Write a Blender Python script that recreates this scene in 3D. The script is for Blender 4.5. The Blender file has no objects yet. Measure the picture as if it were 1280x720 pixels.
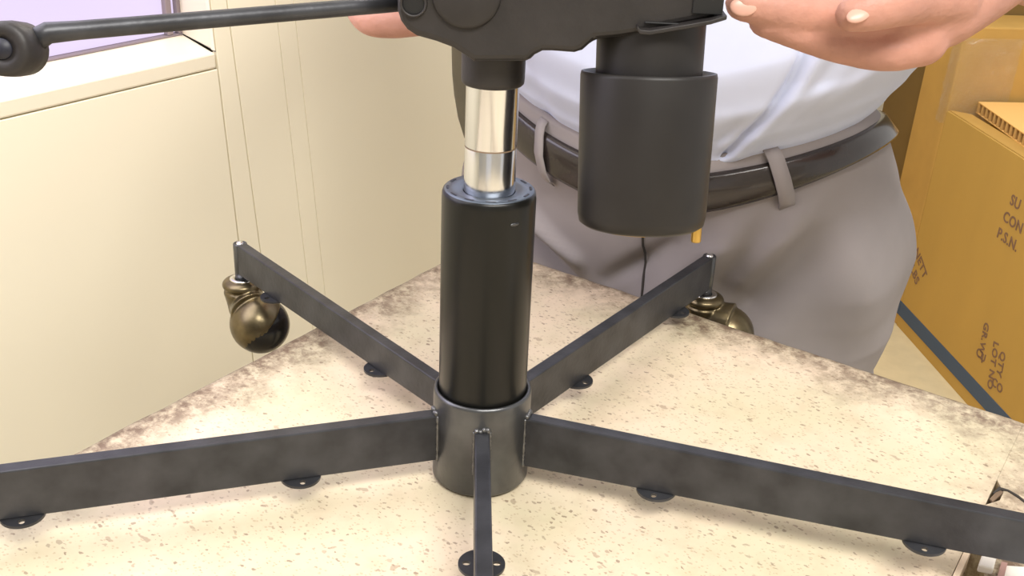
import bpy, bmesh, math, random
from math import sin, cos, pi, radians, sqrt, exp, hypot, atan2
from mathutils import Vector, Matrix, noise
random.seed(4)
C = bpy.context.scene.collection
# ---------------------------------------------------------------- camera, world, lights, exposure
F_PX = 1339.07
CAM = Vector((0.02347196, -0.52272942, 0.37795922))
R_ = Vector((0.9977051675785699, 0.044876235937159774, 0.050700315927320334))
U_ = Vector((-0.06524474942647812, 0.4370623930272897, 0.8970616407324163))
D_ = Vector((-0.01809754843324934, 0.8983109640037636, -0.43898734684650637))
cd = bpy.data.cameras.new('camera'); cam = bpy.data.objects.new('camera', cd); C.objects.link(cam)
cd.sensor_fit = 'HORIZONTAL'; cd.sensor_width = 36; cd.lens = 36*F_PX/1280; cd.clip_start = .01
Mc = Matrix((R_, U_, -D_)).transposed().to_4x4(); Mc.translation = CAM
cam.matrix_world = Mc
bpy.context.scene.camera = cam
vs = bpy.context.scene.view_settings
vs.view_transform = 'Standard'; vs.look = 'None'; vs.gamma = 1; vs.exposure = 0.14
world = bpy.data.worlds.new('room_light'); bpy.context.scene.world = world; world.use_nodes = True
bg = world.node_tree.nodes['Background']; bg.inputs[0].default_value = (1.0, .96, .92, 1); bg.inputs[1].default_value = .70

def area(name, loc, target, sx, sy, power, col):
    l = bpy.data.lights.new(name, 'AREA'); l.shape = 'RECTANGLE'; l.size = sx; l.size_y = sy; l.energy = power; l.color = col
    o = bpy.data.objects.new(name, l); C.objects.link(o); o.location = loc
    o.rotation_euler = (Vector(target)-Vector(loc)).to_track_quat('-Z', 'Y').to_euler(); return o
area('overhead_light', (.38, 1.42, 1.6), (.05, .15, 0), 1.0, .35, 36, (1, .97, .92))  # ceiling lamp behind the person
area('overhead_light', (.45, -1.0, 1.6), (-.1, .5, 0), 1.2, .5, 40, (1, .97, .92))  # fill light added from the camera side to brighten wall and shirt
area('window_light', tuple(Vector((-.28107, .49612, .50))+Vector((-.527, -.850, 0))*.45+Vector((.84984, -.52703, 0))*.02), (.1, .1, 0), .8, .6, 5, (.9, .88, 1))

# ---------------------------------------------------------------- helpers
def obj(name, bm, mat, parent=None, smooth=False, bevel=0, seg=2, kind=None):
    me = bpy.data.meshes.new(name); bmesh.ops.recalc_face_normals(bm, faces=bm.faces[:]); bm.to_mesh(me); bm.free()
    if smooth:
        for p in me.polygons: p.use_smooth = True
    if mat: me.materials.append(mat)
    o = bpy.data.objects.new(name, me); C.objects.link(o)
    if parent: o.parent = parent
    if bevel:
        m = o.modifiers.new('bevel', 'BEVEL'); m.width = bevel; m.segments = seg; m.limit_method = 'ANGLE'; m.angle_limit = radians(35)
    if kind: o['kind'] = kind
    return o
def empty(name, mw=None):
    o = bpy.data.objects.new(name, None); C.objects.link(o); o.empty_display_size = .05
    if mw: o.matrix_world = mw
    return o
def tag(o, label=None, cat=None, group=None, kind=None):
    for k, v in (('label', label), ('category', cat), ('group', group), ('kind', kind)):
        if v: o[k] = v
    return o
def box(bm, lo, hi, mw=None):
    vs_ = [bm.verts.new((x, y, z)) for x in (lo[0], hi[0]) for y in (lo[1], hi[1]) for z in (lo[2], hi[2])]
    for f in ((0,1,3,2),(4,6,7,5),(0,4,5,1),(2,3,7,6),(0,2,6,4),(1,5,7,3)): bm.faces.new([vs_[i] for i in f])
    if mw: bmesh.ops.transform(bm, matrix=mw, verts=vs_)
    return vs_
def lathe(bm, prof, n=48, mw=None, closed=False):
    rings = []
    for r, z in prof:
        if r < 1e-7: rings.append([bm.verts.new((0, 0, z))])
        else: rings.append([bm.verts.new((r*cos(2*pi*k/n), r*sin(2*pi*k/n), z)) for k in range(n)])
    pairs = list(zip(rings, rings[1:])) + ([(rings[-1], rings[0])] if closed else [])
    for a, b in pairs:
        for k in range(n):
            j = (k+1) % n
            if len(a) == 1 and len(b) == 1: continue
            if len(a) == 1: bm.faces.new((a[0], b[j], b[k]))
            elif len(b) == 1: bm.faces.new((a[k], a[j], b[0]))
            else: bm.faces.new((a[k], a[j], b[j], b[k]))
    v = [x for r in rings for x in r]
    if mw: bmesh.ops.transform(bm, matrix=mw, verts=v)
    return v
def tube(bm, pts, rad, n=12, cap=True):
    pts = [Vector(p) for p in pts]; rings = []
    if not hasattr(rad, '__len__'): rad = [rad]*len(pts)
    up = None
    for i, p in enumerate(pts):
        t = (pts[min(i+1, len(pts)-1)]-pts[max(i-1, 0)]).normalized()
        if up is None: up = Vector((0, 0, 1)) if abs(t.z) < .9 else Vector((1, 0, 0))
        s = t.cross(up).normalized(); up = s.cross(t).normalized()
        rings.append([bm.verts.new(p+(s*cos(2*pi*k/n)+up*sin(2*pi*k/n))*rad[i]) for k in range(n)])
    for a, b in zip(rings, rings[1:]):
        for k in range(n): bm.faces.new((a[k], a[(k+1) % n], b[(k+1) % n], b[k]))
    if cap: bm.faces.new(rings[0]); bm.faces.new(rings[-1][::-1])
def prism(bm, poly, lo, hi, axis='y'):
    f = (lambda p, t: (p[0], t, p[1])) if axis == 'y' else (lambda p, t: (p[0], p[1], t))
    a = [bm.verts.new(f(p, lo)) for p in poly]; b = [bm.verts.new(f(p, hi)) for p in poly]
    n = len(poly); bm.faces.new(a); bm.faces.new(b[::-1])
    for k in range(n): bm.faces.new((a[k], b[k], b[(k+1) % n], a[(k+1) % n]))
def lerpkeys(keys, t):
    if t <= keys[0][0]: return keys[0][1:]
    for a, b in zip(keys, keys[1:]):
        if t <= b[0]:
            u = (t-a[0])/(b[0]-a[0]); u = u*u*(3-2*u)*.5+u*.5
            return tuple(x+(y-x)*u for x, y in zip(a[1:], b[1:]))
    return keys[-1][1:]
def ray(px, py): return R_*((px-640)/F_PX)+U_*((360-py)/F_PX)+D_
def hit(px, py, pt, n):
    v = ray(px, py); return CAM+v*((Vector(pt)-CAM).dot(Vector(n))/v.dot(Vector(n)))
def atdepth(px, py, d): return CAM+ray(px, py)*d

# ---------------------------------------------------------------- materials
def srgb(r, g, b):
    f = lambda c: (c/255/12.92 if c <= 10 else ((c/255+.055)/1.055)**2.4); return (f(r), f(g), f(b), 1)
def mat(name, col, rough=.5, metal=0, noise_amt=.0, nscale=20, bump=0, bscale=60, spec=.5, coords='Object', stretch=(1,1,1), coat=0, sheen=0):
    m = bpy.data.materials.new(name); m.use_nodes = True; nt = m.node_tree; b = nt.nodes['Principled BSDF']
    b.inputs['Base Color'].default_value = col; b.inputs['Roughness'].default_value = rough; b.inputs['Metallic'].default_value = metal
    b.inputs['Specular IOR Level'].default_value = spec; b.inputs['Coat Weight'].default_value = coat
    if sheen: b.inputs['Sheen Weight'].default_value = sheen
    tc = nt.nodes.new('ShaderNodeTexCoord'); mp = nt.nodes.new('ShaderNodeMapping'); mp.inputs['Scale'].default_value = stretch
    nt.links.new(tc.outputs[coords], mp.inputs[0])
    if noise_amt:
        n = nt.nodes.new('ShaderNodeTexNoise'); n.inputs['Scale'].default_value = nscale; n.inputs['Detail'].default_value = 6
        nt.links.new(mp.outputs[0], n.inputs['Vector'])
        r = nt.nodes.new('ShaderNodeValToRGB'); e = r.color_ramp.elements
        e[0].position = .3; e[1].position = .7
        e[0].color = tuple(c*(1-noise_amt) for c in col[:3])+(1,); e[1].color = tuple(min(1, c*(1+noise_amt)) for c in col[:3])+(1,)
        nt.links.new(n.outputs['Fac'], r.inputs[0]); nt.links.new(r.outputs[0], b.inputs['Base Color'])
    if bump:
        n2 = nt.nodes.new('ShaderNodeTexNoise'); n2.inputs['Scale'].default_value = bscale; n2.inputs['Detail'].default_value = 4
        nt.links.new(mp.outputs[0], n2.inputs['Vector'])
        bp = nt.nodes.new('ShaderNodeBump'); bp.inputs['Strength'].default_value = bump; bp.inputs['Distance'].default_value = .001
        nt.links.new(n2.outputs['Fac'], bp.inputs['Height']); nt.links.new(bp.outputs[0], b.inputs['Normal'])
    return m
M_steel = mat('dark_raw_steel', (.050, .051, .056, 1), .40, .5, .35, 45, .15, 300)
M_hub = mat('dark_hub_steel', (.10, .102, .105, 1), .30, .75, .3, 40, .1, 300)
M_weld = mat('weld_metal', (.16, .16, .16, 1), .35, .8, .3, 300, .6, 500)
M_black = mat('gloss_black_paint', (.007, .007, .006, 1), .3, 0, 0, spec=.3)
M_topcap = mat('blue_grey_ring', (.10, .12, .15, 1), .4, .6)
M_notch = mat('dark_notch', (.008, .009, .018, 1), .5)
M_chrome = mat('bright_chrome', (.70, .71, .74, 1), .17, 1, .12, 150, stretch=(1, 1, .02))  # vertical streaks painted into the base colour imitate reflected stripes
M_cast = mat('black_cast_housing', (.022, .019, .018, 1), .5, .1, .2, 60, .25, 250)
M_cup = mat('black_plastic_cup', (.017, .015, .014, 1), .45, 0, .1, 60, spec=.35)
M_dark = mat('near_black', (.004, .004, .004, 1), .6)
M_brass = mat('brass', (.55, .36, .10, 1), .3, .9)
M_antique = mat('antique_brass', (.17, .135, .075, 1), .3, .85, .45, 55)
M_wheel = mat('black_wheel', (.008, .008, .009, 1), .2)
M_shiny = mat('polished_steel', (.8, .8, .78, 1), .2, 1)
M_skin = mat('skin', srgb(186, 136, 119), .5, 0, .10, 45, .6, 220, spec=.4)
M_skin.node_tree.nodes['Principled BSDF'].inputs['Subsurface Weight'].default_value = .05
M_skin.node_tree.nodes['Principled BSDF'].inputs['Subsurface Radius'].default_value = (.01, .004, .002)
M_nail = mat('fingernail', srgb(208, 160, 142), .35)
M_shirt = mat('white_cotton', srgb(204, 211, 234), .85, 0, .015, 40, .12, 60)
M_trouser = mat('grey_twill', srgb(147, 140, 139), .9, 0, .04, 25, .06, 1200, stretch=(1, 1, 1))
M_seam = mat('dark_seam', srgb(58, 54, 50), .9)
M_belt = mat('dark_brown_leather', srgb(46, 39, 36), .25, 0, .12, 60, .2, 300, coat=.3)
M_shirtshade = mat('painted_shirt_shade', srgb(92, 86, 68), .6, 0, .1, 60)  # shade on the shirt's side, put into the colour
M_card = mat('kraft_cardboard', srgb(188, 151, 76), .75, 0, .04, 9, .1, 80, stretch=(1, 1, .3))
M_card2 = mat('worn_cardboard', srgb(190, 150, 78), .7, 0, .07, 12)
M_sheetc = mat('pale_cardboard', srgb(236, 190, 116), .8)
M_flute = mat('cardboard_flute', srgb(196, 158, 98), .85)
M_stripe = mat('blue_grey_band', srgb(66, 84, 112), .7)
M_ink = mat('faded_ink', srgb(128, 98, 80), .8)
M_wall = mat('cream_panel_paint', srgb(246, 237, 212), .55, 0, .012, 4)
M_walljoint = mat('panel_joint', srgb(120, 110, 88), .8)
M_sill = mat('cream_sill_paint', srgb(240, 230, 206), .4)
M_frame = mat('window_frame_metal', srgb(128, 116, 120), .5)
M_floor = mat('cream_floor_tile', srgb(216, 202, 168), .4, 0, .05, 30)
M_backw = mat('dull_wall', srgb(118, 98, 56), .8, 0, .04, 5)
M_frontw = mat('pale_grey_paint', srgb(206, 204, 198), .8)
M_edge = mat('tabletop_edge', srgb(120, 100, 80), .6, 0, .3, 30)
M_under = mat('table_frame_steel', srgb(110, 110, 105), .5, .4)
M_sliver = mat('pale_wood', srgb(226, 204, 176), .7, 0, .1, 60)
M_shoe = mat('black_shoe_leather', (.01, .01, .01, 1), .3)
M_hair = mat('grey_hair', (.12, .11, .10, 1), .8)
M_white = mat('eye_white', (.8, .8, .78, 1), .3)
M_paper = mat('white_paper', srgb(238, 232, 222), .8)
M_pink = mat('pinkish_card', srgb(176, 140, 130), .8)

def emis(name, col, st):
    m = bpy.data.materials.new(name); m.use_nodes = True; b = m.node_tree.nodes['Principled BSDF']
    b.inputs['Base Color'].default_value = (.05, .05, .05, 1); b.inputs['Emission Color'].default_value = col; b.inputs['Emission Strength'].default_value = st
    return m
M_pane = emis('daylit_frosted_pane', (.80, .68, .94, 1), .88)
def film():
    m = bpy.data.materials.new('clear_film'); m.use_nodes = True; nt = m.node_tree; nt.nodes.remove(nt.nodes['Principled BSDF'])
    t = nt.nodes.new('ShaderNodeBsdfTransparent'); g = nt.nodes.new('ShaderNodeBsdfGlossy'); g.inputs['Roughness'].default_value = .12
    x = nt.nodes.new('ShaderNodeMixShader'); x.inputs[0].default_value = .16
    n = nt.nodes.new('ShaderNodeTexNoise'); n.inputs['Scale'].default_value = 45; b_ = nt.nodes.new('ShaderNodeBump'); b_.inputs['Distance'].default_value = .012
    nt.links.new(n.outputs['Fac'], b_.inputs['Height']); nt.links.new(b_.outputs[0], g.inputs['Normal'])
    nt.links.new(t.outputs[0], x.inputs[1]); nt.links.new(g.outputs[0], x.inputs[2]); nt.links.new(x.outputs[0], nt.nodes['Material Output'].inputs[0])
    return m
M_film = film()

# ---- worn stone-like tabletop: cream ground, brown flecks, wear along the free edges (object space s,q)
def tabletop_mat(name='speckled_tabletop', endwear=True):
    m = bpy.data.materials.new(name); m.use_nodes = True; nt = m.node_tree; N = nt.nodes.new; L = nt.links.new
    b = nt.nodes['Principled BSDF']; b.inputs['Roughness'].default_value = .42; b.inputs['Specular IOR Level'].default_value = .35
    tc = N('ShaderNodeTexCoord'); sep = N('ShaderNodeSeparateXYZ'); L(tc.outputs['Object'], sep.inputs[0])
    def math_(op, a, b_=None, clamp=False):
        n = N('ShaderNodeMath'); n.operation = op; n.use_clamp = clamp
        for i, v in enumerate((a, b_)):
            if v is None: continue
            if isinstance(v, (int, float)): n.inputs[i].default_value = v
            else: L(v, n.inputs[i])
        if op == 'MULTIPLY_ADD': n.inputs[2].default_value = .25
        return n.outputs[0]
    def noise_(scale, detail=5, st=(1, 1, 1), rough=.6):
        mp = N('ShaderNodeMapping'); mp.inputs['Scale'].default_value = st; L(tc.outputs['Object'], mp.inputs[0])
        n = N('ShaderNodeTexNoise'); n.inputs['Scale'].default_value = scale; n.inputs['Detail'].default_value = detail; n.inputs['Roughness'].default_value = rough
        L(mp.outputs[0], n.inputs['Vector']); return n.outputs['Fac']
    def ramp(v, a, b_):
        r = N('ShaderNodeMapRange'); r.inputs['From Min'].default_value = a; r.inputs['From Max'].default_value = b_; r.clamp = True; L(v, r.inputs['Value']); return r.outputs[0]
    def mixc(f, a, b_):
        x = N('ShaderNodeMix'); x.data_type = 'RGBA'
        L(f, x.inputs[0]) if not isinstance(f, float) else setattr(x.inputs[0], 'default_value', f)
        for i, v in ((6, a), (7, b_)):
            if isinstance(v, tuple): x.inputs[i].default_value = v
            else: L(v, x.inputs[i])
        return x.outputs[2]
    base = mixc(ramp(noise_(11, 4), .38, .66), srgb(208, 197, 166), srgb(222, 203, 178))
    base = mixc(math_('MULTIPLY', ramp(noise_(60, 6), .5, .75), .35), base, srgb(184, 164, 134))
    # flecks: cells kept only here and there, each one an irregular blob
    def flecks(scale, keep, size, st, jit=.35):
        mp = N('ShaderNodeMapping'); mp.inputs['Scale'].default_value = st; mp.inputs['Rotation'].default_value = (0, 0, .5)
        nz = N('ShaderNodeTexNoise'); nz.inputs['Scale'].default_value = scale*1.6; nz.inputs['Detail'].default_value = 2; L(tc.outputs['Object'], nz.inputs['Vector'])
        vm = N('ShaderNodeVectorMath'); vm.operation = 'MULTIPLY_ADD'; L(nz.outputs['Color'], vm.inputs[0]); vm.inputs[1].default_value = (jit/scale,)*3; L(tc.outputs['Object'], vm.inputs[2])
        L(vm.outputs[0], mp.inputs[0])
        v = N('ShaderNodeTexVoronoi'); v.inputs['Scale'].default_value = scale; v.voronoi_dimensions = '2D'; L(mp.outputs[0], v.inputs['Vector'])
        sc = N('ShaderNodeSeparateColor'); L(v.outputs['Color'], sc.inputs[0])
        on = math_('LESS_THAN', sc.outputs[0], keep)
        sz = math_('MULTIPLY', sc.outputs[1], size)
        return math_('MULTIPLY', on, ramp(math_('SUBTRACT', sz, v.outputs['Distance']), 0, .08)), sc.outputs[2]
    f1, c1 = flecks(210, .34, .38, (1, 1.7, 1), .7)
    f2, c2 = flecks(80, .13, .30, (1, 1.9, 1), .8)
    f3, c3 = flecks(420, .34, .46, (1, 1.4, 1))
    col = mixc(math_('MULTIPLY', f3, .45), base, srgb(170, 146, 116))
    col = mixc(math_('MULTIPLY', f1, math_('MULTIPLY_ADD', c1, .45)), col, srgb(116, 92, 76))
    col = mixc(math_('MULTIPLY', f2, .45), col, srgb(126, 102, 84))
    # wear near the edges x=0 (left) and y=0 (back); object space: x = s along back edge, y = -distance from back edge
    dl = sep.outputs['X']; db = math_('MULTIPLY', sep.outputs['Y'], -1)
    dmin = math_('MINIMUM', dl, db)
    dmin = math_('MINIMUM', math_('MULTIPLY', db, 1) if not endwear else dmin, math_('ADD', math_('MULTIPLY', math_('ABSOLUTE', math_('SUBTRACT', .485, sep.outputs['X'])), .9), .004))
    w = math_('ADD', math_('MULTIPLY', math_('SUBTRACT', noise_(22, 6), .5), .10), dmin)
    wear = math_('SUBTRACT', 1, ramp(w, .006, .050), True)
    broken = ramp(noise_(85, 6, (1, 1, 1), .75), .40, .58)
    col = mixc(math_('MULTIPLY', wear, math_('MULTIPLY_ADD', broken, .72)), col, srgb(112, 92, 76))
    fine = math_('SUBTRACT', 1, ramp(dmin, .0, .008), True)
    col = mixc(math_('MULTIPLY', fine, .75), col, srgb(92, 78, 64))
    L(col, b.inputs['Base Color'])
    bp = N('ShaderNodeBump'); bp.inputs['Strength'].default_value = .2; bp.inputs['Distance'].default_value = .0006
    L(noise_(120, 5), bp.inputs['Height']); L(bp.outputs[0], b.inputs['Normal'])
    return m
M_table = tabletop_mat(); M_table2 = tabletop_mat('speckled_tabletop_end', False)

# ---------------------------------------------------------------- frames of the table and the wall
CORNER = Vector((-.02616, .33801, 0))
T_ = Vector((.84984, -.52703, 0)); N_ = Vector((.52703, .84984, 0))        # along the back edge, and outwards over it
def tq(s, q, z=0): return CORNER+T_*s+N_*q+Vector((0, 0, z))
TABLE_M = Matrix((T_, N_, Vector((0, 0, 1)))).transposed().to_4x4(); TABLE_M.translation = CORNER
WU = N_.copy(); WN = -T_                                                     # wall: along, and into it
W0 = CORNER+WN*.3
WALL_M = Matrix((WU, WN, Vector((0, 0, 1)))).transposed().to_4x4(); WALL_M.translation = W0
FLOOR = -.85

# ---------------------------------------------------------------- setting
bm = bmesh.new(); box(bm, (-2.2, -2.2, FLOOR-.05), (2.6, 3.4, FLOOR)); tag(obj('floor', bm, M_floor), kind='structure')
bm = bmesh.new(); box(bm, (-2.2, 3.3, FLOOR), (2.6, 3.4, 1.8)); tag(obj('wall_back', bm, M_backw), kind='structure')

bm = bmesh.new()
for x0, x1, z0, z1 in ((-2.2, -.55, FLOOR, 1.8), (.30, 2.6, FLOOR, 1.8), (-.55, .30, 1.20, 1.8)): box(bm, (x0, -2.3, z0), (x1, -2.2, z1))
tag(obj('wall_front', bm, M_frontw), kind='structure')
# left wall: backing with the window opening, panels proud of it, seams between
bm = bmesh.new()
def wallbox(bm, u0, u1, z0, z1, w0=.004, w1=.14): box(bm, (u0, w0, z0), (u1, w1, z1))
wallbox(bm, -2.4, 3.3, FLOOR, .100)
wallbox(bm, .008, 3.3, .100, 1.8)
wallbox(bm, -2.4, -1.1, .100, 1.8)
wallbox(bm, -1.1, .0, .95, 1.8)
wl = obj('wall_left', bm, M_walljoint); wl.matrix_world = WALL_M; tag(wl, kind='structure')
SE = [(-.0115, -.0625), (.0135, -.0901), (.0755, -.0945), (.1005, -.0965)]     # seam position u at z=0, and its lean
def seam(k, z): return SE[k][0]+SE[k][1]*max(-.3, min(.3, z))
G = .0009
def panel(l, r, z0, z1, w=0):
    bm = bmesh.new()
    zz = [z0]+[z for z in (-.3, .3) if z0 < z < z1]+[z1]
    p = [(r(z), z) for z in zz]+[(l(z), z) for z in zz[::-1]]
    prism(bm, p, -w, .006, 'y'); return obj('panel', bm, M_wall, wl, bevel=.0006)
K = lambda c: (lambda z: c)
panel(K(-2.4), lambda z: seam(0, z)-G, FLOOR, .1005)
panel(lambda z: seam(0, z)+G, lambda z: seam(1, z)-G, FLOOR, 1.8, .0)
panel(lambda z: seam(1, z)+G*.6, lambda z: seam(2, z)-G*.4, FLOOR, 1.8, -.0001)
panel(lambda z: seam(2, z)+G*.4, lambda z: seam(3, z)-G*.4, FLOOR, 1.8, .0)
panel(lambda z: seam(3, z)+G*.4, K(3.3), FLOOR, 1.8, -.0001)
panel(K(-2.4), lambda z: seam(0, z)-G, .95, 1.8)
# window with its sill, splayed jamb, frame and pane
win = empty('window_1', WALL_M); tag(win, kind='structure')
bm = bmesh.new(); prism(bm, [(-1.1, 0), (-.0195, 0), (-.019, .006), (.006, .074), (.02, .13), (-1.1, .13)], .1015, .117, 'z'); obj('window_sill', bm, M_sill, win, bevel=.002)
bm = bmesh.new(); rows = []
for z in (.1185, .3, .95):
    e = seam(0, z); rows.append([bm.verts.new((x, y, z)) for x, y in ((e-.0010, 0), (e-.0004, .0059), (.05, .12), (.012, .12), (.006, .079))])
for a_, b_ in zip(rows, rows[1:]):
    for k in range(5): bm.faces.new((a_[k], a_[(k+1) % 5], b_[(k+1) % 5], b_[k]))
bm.faces.new(rows[0]); bm.faces.new(rows[-1][::-1]); obj('window_jamb', bm, M_sill, win)
bm = bmesh.new()
box(bm, (-1.1, .074, .117), (.012, .088, .1192)); box(bm, (-.014, .074, .1192), (-.007, .09, .95)); box(bm, (-.0005, .074, .1192), (.008, .09, .95)); box(bm, (-.62, .074, .1215), (-.60, .09, .95))
obj('window_frame', bm, M_frame, win, bevel=.001)
bm = bmesh.new(); box(bm, (-1.1, .080, .12), (.008, .084, .95)); obj('window_pane', bm, M_pane, win)
bm = bmesh.new(); tube(bm, [(-.0195, .0005, .118), (-.012, .02, .1185), (-.008, .03, .118), (-.001, .052, .1185), (.006, .073, .118)], [.0006, .0011, .0006, .0012, .0016], 6); obj('sill_crack', bm, M_seam, win)

# ---------------------------------------------------------------- the worktable
tb = empty('worktable', TABLE_M); tag(tb, 'big worktable with cream brown-flecked top and scuffed edges under the chair frame', 'table')
def roundedge_top(bm, x0, x1, y0, y1, th, wob=True, rl=True):
    # outline with a slightly uneven worn edge, rounded over at the top
    out = []
    def seg(a, b, n):
        for i in range(n):
            t = i/n; out.append((a[0]+(b[0]-a[0])*t, a[1]+(b[1]-a[1])*t))
    seg((x0, y1), (x1, y1), 90); seg((x1, y1), (x1, y0), 60); seg((x1, y0), (x0, y0), 10); seg((x0, y0), (x0, y1), 120)
    cx, cy = (x0+x1)/2, (y0+y1)/2
    rings = []
    for inset, z in ((.0, -th), (0, -.005), (.0007, -.002), (.0022, -.0006), (.0045, 0)):
        ring = []
        for x, y in out:
            k = noise.noise(Vector((x*45, y*45, 1.3)))*.0011 if wob else 0
            i = inset+(k if z > -.01 else 0)
            X = min(max(x, x0+(i if rl else 0)), x1-(0 if rl else i)); Y = min(max(y, y0+i), y1-i)
            ring.append(bm.verts.new((X, Y, z)))
        rings.append(ring)
    n = len(out)
    for a, b in zip(rings, rings[1:]):
        for k in range(n): bm.faces.new((a[k], a[(k+1) % n], b[(k+1) % n], b[k]))
    bm.faces.new(rings[0]); bm.faces.new(rings[-1][::-1])
XE = .4535
bm = bmesh.new(); roundedge_top(bm, 0, XE, -1.25, 0, .032); obj('tabletop', bm, M_table, tb, smooth=False)
for x, y in ((.06, -.08), (.40, -.08), (.06, -1.17), (.40, -1.17)):
    bm = bmesh.new(); box(bm, (x-.02, y-.02, FLOOR), (x+.02, y+.02, -.032)); obj('leg', bm, M_under, tb, bevel=.003)
for y0 in (-.09, -1.18):
    bm = bmesh.new(); box(bm, (.04, y0, -.09), (.42, y0+.02, -.032)); obj('apron', bm, M_under, tb)
# splintered pale edging at the table's end, beside the next top
bm = bmesh.new(); prism(bm, [(XE+.0004, -.166), (XE+.0036, -.164), (XE+.0040, -.235), (XE+.0006, -.235)], -.012, .0012, 'z'); STRIP = bm
t2 = empty('side_table', TABLE_M); tag(t2, 'second cream flecked table butted against the right end of the worktable', 'table')
bm = bmesh.new(); roundedge_top(bm, 0, .8, -1.25, 0, .032, rl=False)
bmesh.ops.translate(bm, vec=(XE+.0001, 0, -.0001), verts=bm.verts[:])
# bite a rough notch out of the near edge where the pale edging hangs
for v in bm.verts:
    if v.co.x < XE+.02 and -.26 < v.co.y < -.155: v.co.x += .014
    if v.co.x < XE+.02 and -.105 < v.co.y < -.085: v.co.x += .006
obj('tabletop', bm, M_table, t2)
obj('edge_strip', STRIP, M_sliver, t2, bevel=.0004)['label'] = 'pale splintered edging strip'
bm = bmesh.new(); tube(bm, [(XE+.0012, -.100, .0001), (XE+.0035, -.093, .0004), (XE+.008, -.0915, .0004), (XE+.014, -.094, .0004), (XE+.021, -.0985, .0003), (XE+.03, -.101, 0)], [.0004, .0014, .0007, .0009, .0007, .0003], 8); obj('edge_crack', bm, M_seam, t2)
bm = bmesh.new(); prism(bm, [(XE+.0008, -.107), (XE+.0030, -.094), (XE+.0062, -.0945), (XE+.0048, -.101), (XE+.0030, -.109)], -.001, .0004, 'z'); obj('chip', bm, M_edge, t2, bevel=.0002)
for x, y in ((XE+.06, -.08), (XE+.74, -.08), (XE+.06, -1.17), (XE+.74, -1.17)):
    bm = bmesh.new(); box(bm, (x-.02, y-.02, FLOOR), (x+.02, y+.02, -.0326)); obj('leg', bm, M_under, t2, bevel=.003)
# scraps by the chipped joint
pc = empty('paper_scrap', TABLE_M); tag(pc, 'scrap of white paper lying by the chipped table joint, lower right', 'paper')
bm = bmesh.new(); prism(bm, [(XE+.0225, -.166), (XE+.08, -.13), (XE+.16, -.22), (XE+.034, -.30)], .0, .0009, 'z'); obj('sheet', bm, M_paper, pc)
bm = bmesh.new(); prism(bm, [(XE+.0195, -.166), (XE+.0225, -.165), (XE+.0300, -.28), (XE+.026, -.28)], .0, .0022, 'z'); obj('folded_edge', bm, M_pink, pc)
bm = bmesh.new()
prism(bm, [(XE+.0095, -.166), (XE+.0165, -.164), (XE+.0175, -.178), (XE+.010, -.180)], -.0005, .0045, 'z')
o = obj('foam_crumb', bm, M_paper, None, bevel=.001); o.matrix_world = TABLE_M; tag(o, 'small off-white foam crumb beside the pale splintered edging', 'crumb')

# ---------------------------------------------------------------- the chair frame
BM = Matrix(((.99993589, .0003044142, -.011318993), (0, .99963855, .026884386), (.011323086, -.026882662, .99957446))).to_4x4()
BM.translation = Vector((4e-5, -9e-5, -.0035))
ch = empty('swivel_chair_frame', BM)
tag(ch, 'upturned-looking five-legged black swivel chair base with gas lift and tilt mechanism on the worktable', 'chair base')
ch['label'] = 'five-legged black steel swivel chair frame with gas lift standing on the worktable'
BI = BM.inverted()
def bl(px, py, y):                      # a point of the frame's own space on the plane y (metres)
    n = BM.to_3x3() @ Vector((0, 1, 0)); return BI @ hit(px, py, BM @ Vector((0, y, 0)), n)
mm = .001
# hub: a short tube
bm = bmesh.new(); lathe(bm, [(.0252, .006), (.0272, .005), (.028, .0062), (.028, .0605), (.0274, .0622), (.0264, .0626), (.0255, .0620), (.0252, .0605)], 72, closed=True)
hub = obj('hub', bm, M_hub, ch, smooth=True)
AZ = [132.13, 57.41, 201.25, -15.93, -85.68]
TT = [-1.29, -2.86, 3.25, 1.19, -.30]; TB = [.84, -4.22, 1.65, 2.92, 0]; HB = [9.33, 2.07, -1.34, -3.74, 0]
RL = 299.6; W = 4.2
def ztop(i, r): return 48.41+(.44+TT[i])*r/RL
def zbot(i, r): return 48.41+.44*r/RL-28.47+1.48*r/RL+TB[i]*r/RL+HB[i]*(1-r/RL)
def disc_with_holes():
    cu = bpy.data.curves.new('tabcurve', 'CURVE'); cu.dimensions = '2D'; cu.fill_mode = 'BOTH'; cu.extrude = .00075
    def circ(cx, cy, rx, ry, n):
        sp = cu.splines.new('POLY'); sp.points.add(n-1); sp.use_cyclic_u = True
        for k in range(n): sp.points[k].co = (cx+rx*cos(2*pi*k/n), cy+ry*sin(2*pi*k/n), 0, 1)
    circ(0, 0, .0112, .0118, 40); circ(0, .0076, .0017, .0021, 14); circ(0, -.0076, .0017, .0021, 14)
    o = bpy.data.objects.new('t', cu); C.objects.link(o)
    dg = bpy.context.evaluated_depsgraph_get(); me = bpy.data.meshes.new_from_object(o.evaluated_get(dg))
    bpy.data.objects.remove(o); me.materials.clear(); me.materials.append(M_steel); me.name = 'foot_tab'; return me
TAB = disc_with_holes()
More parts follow.
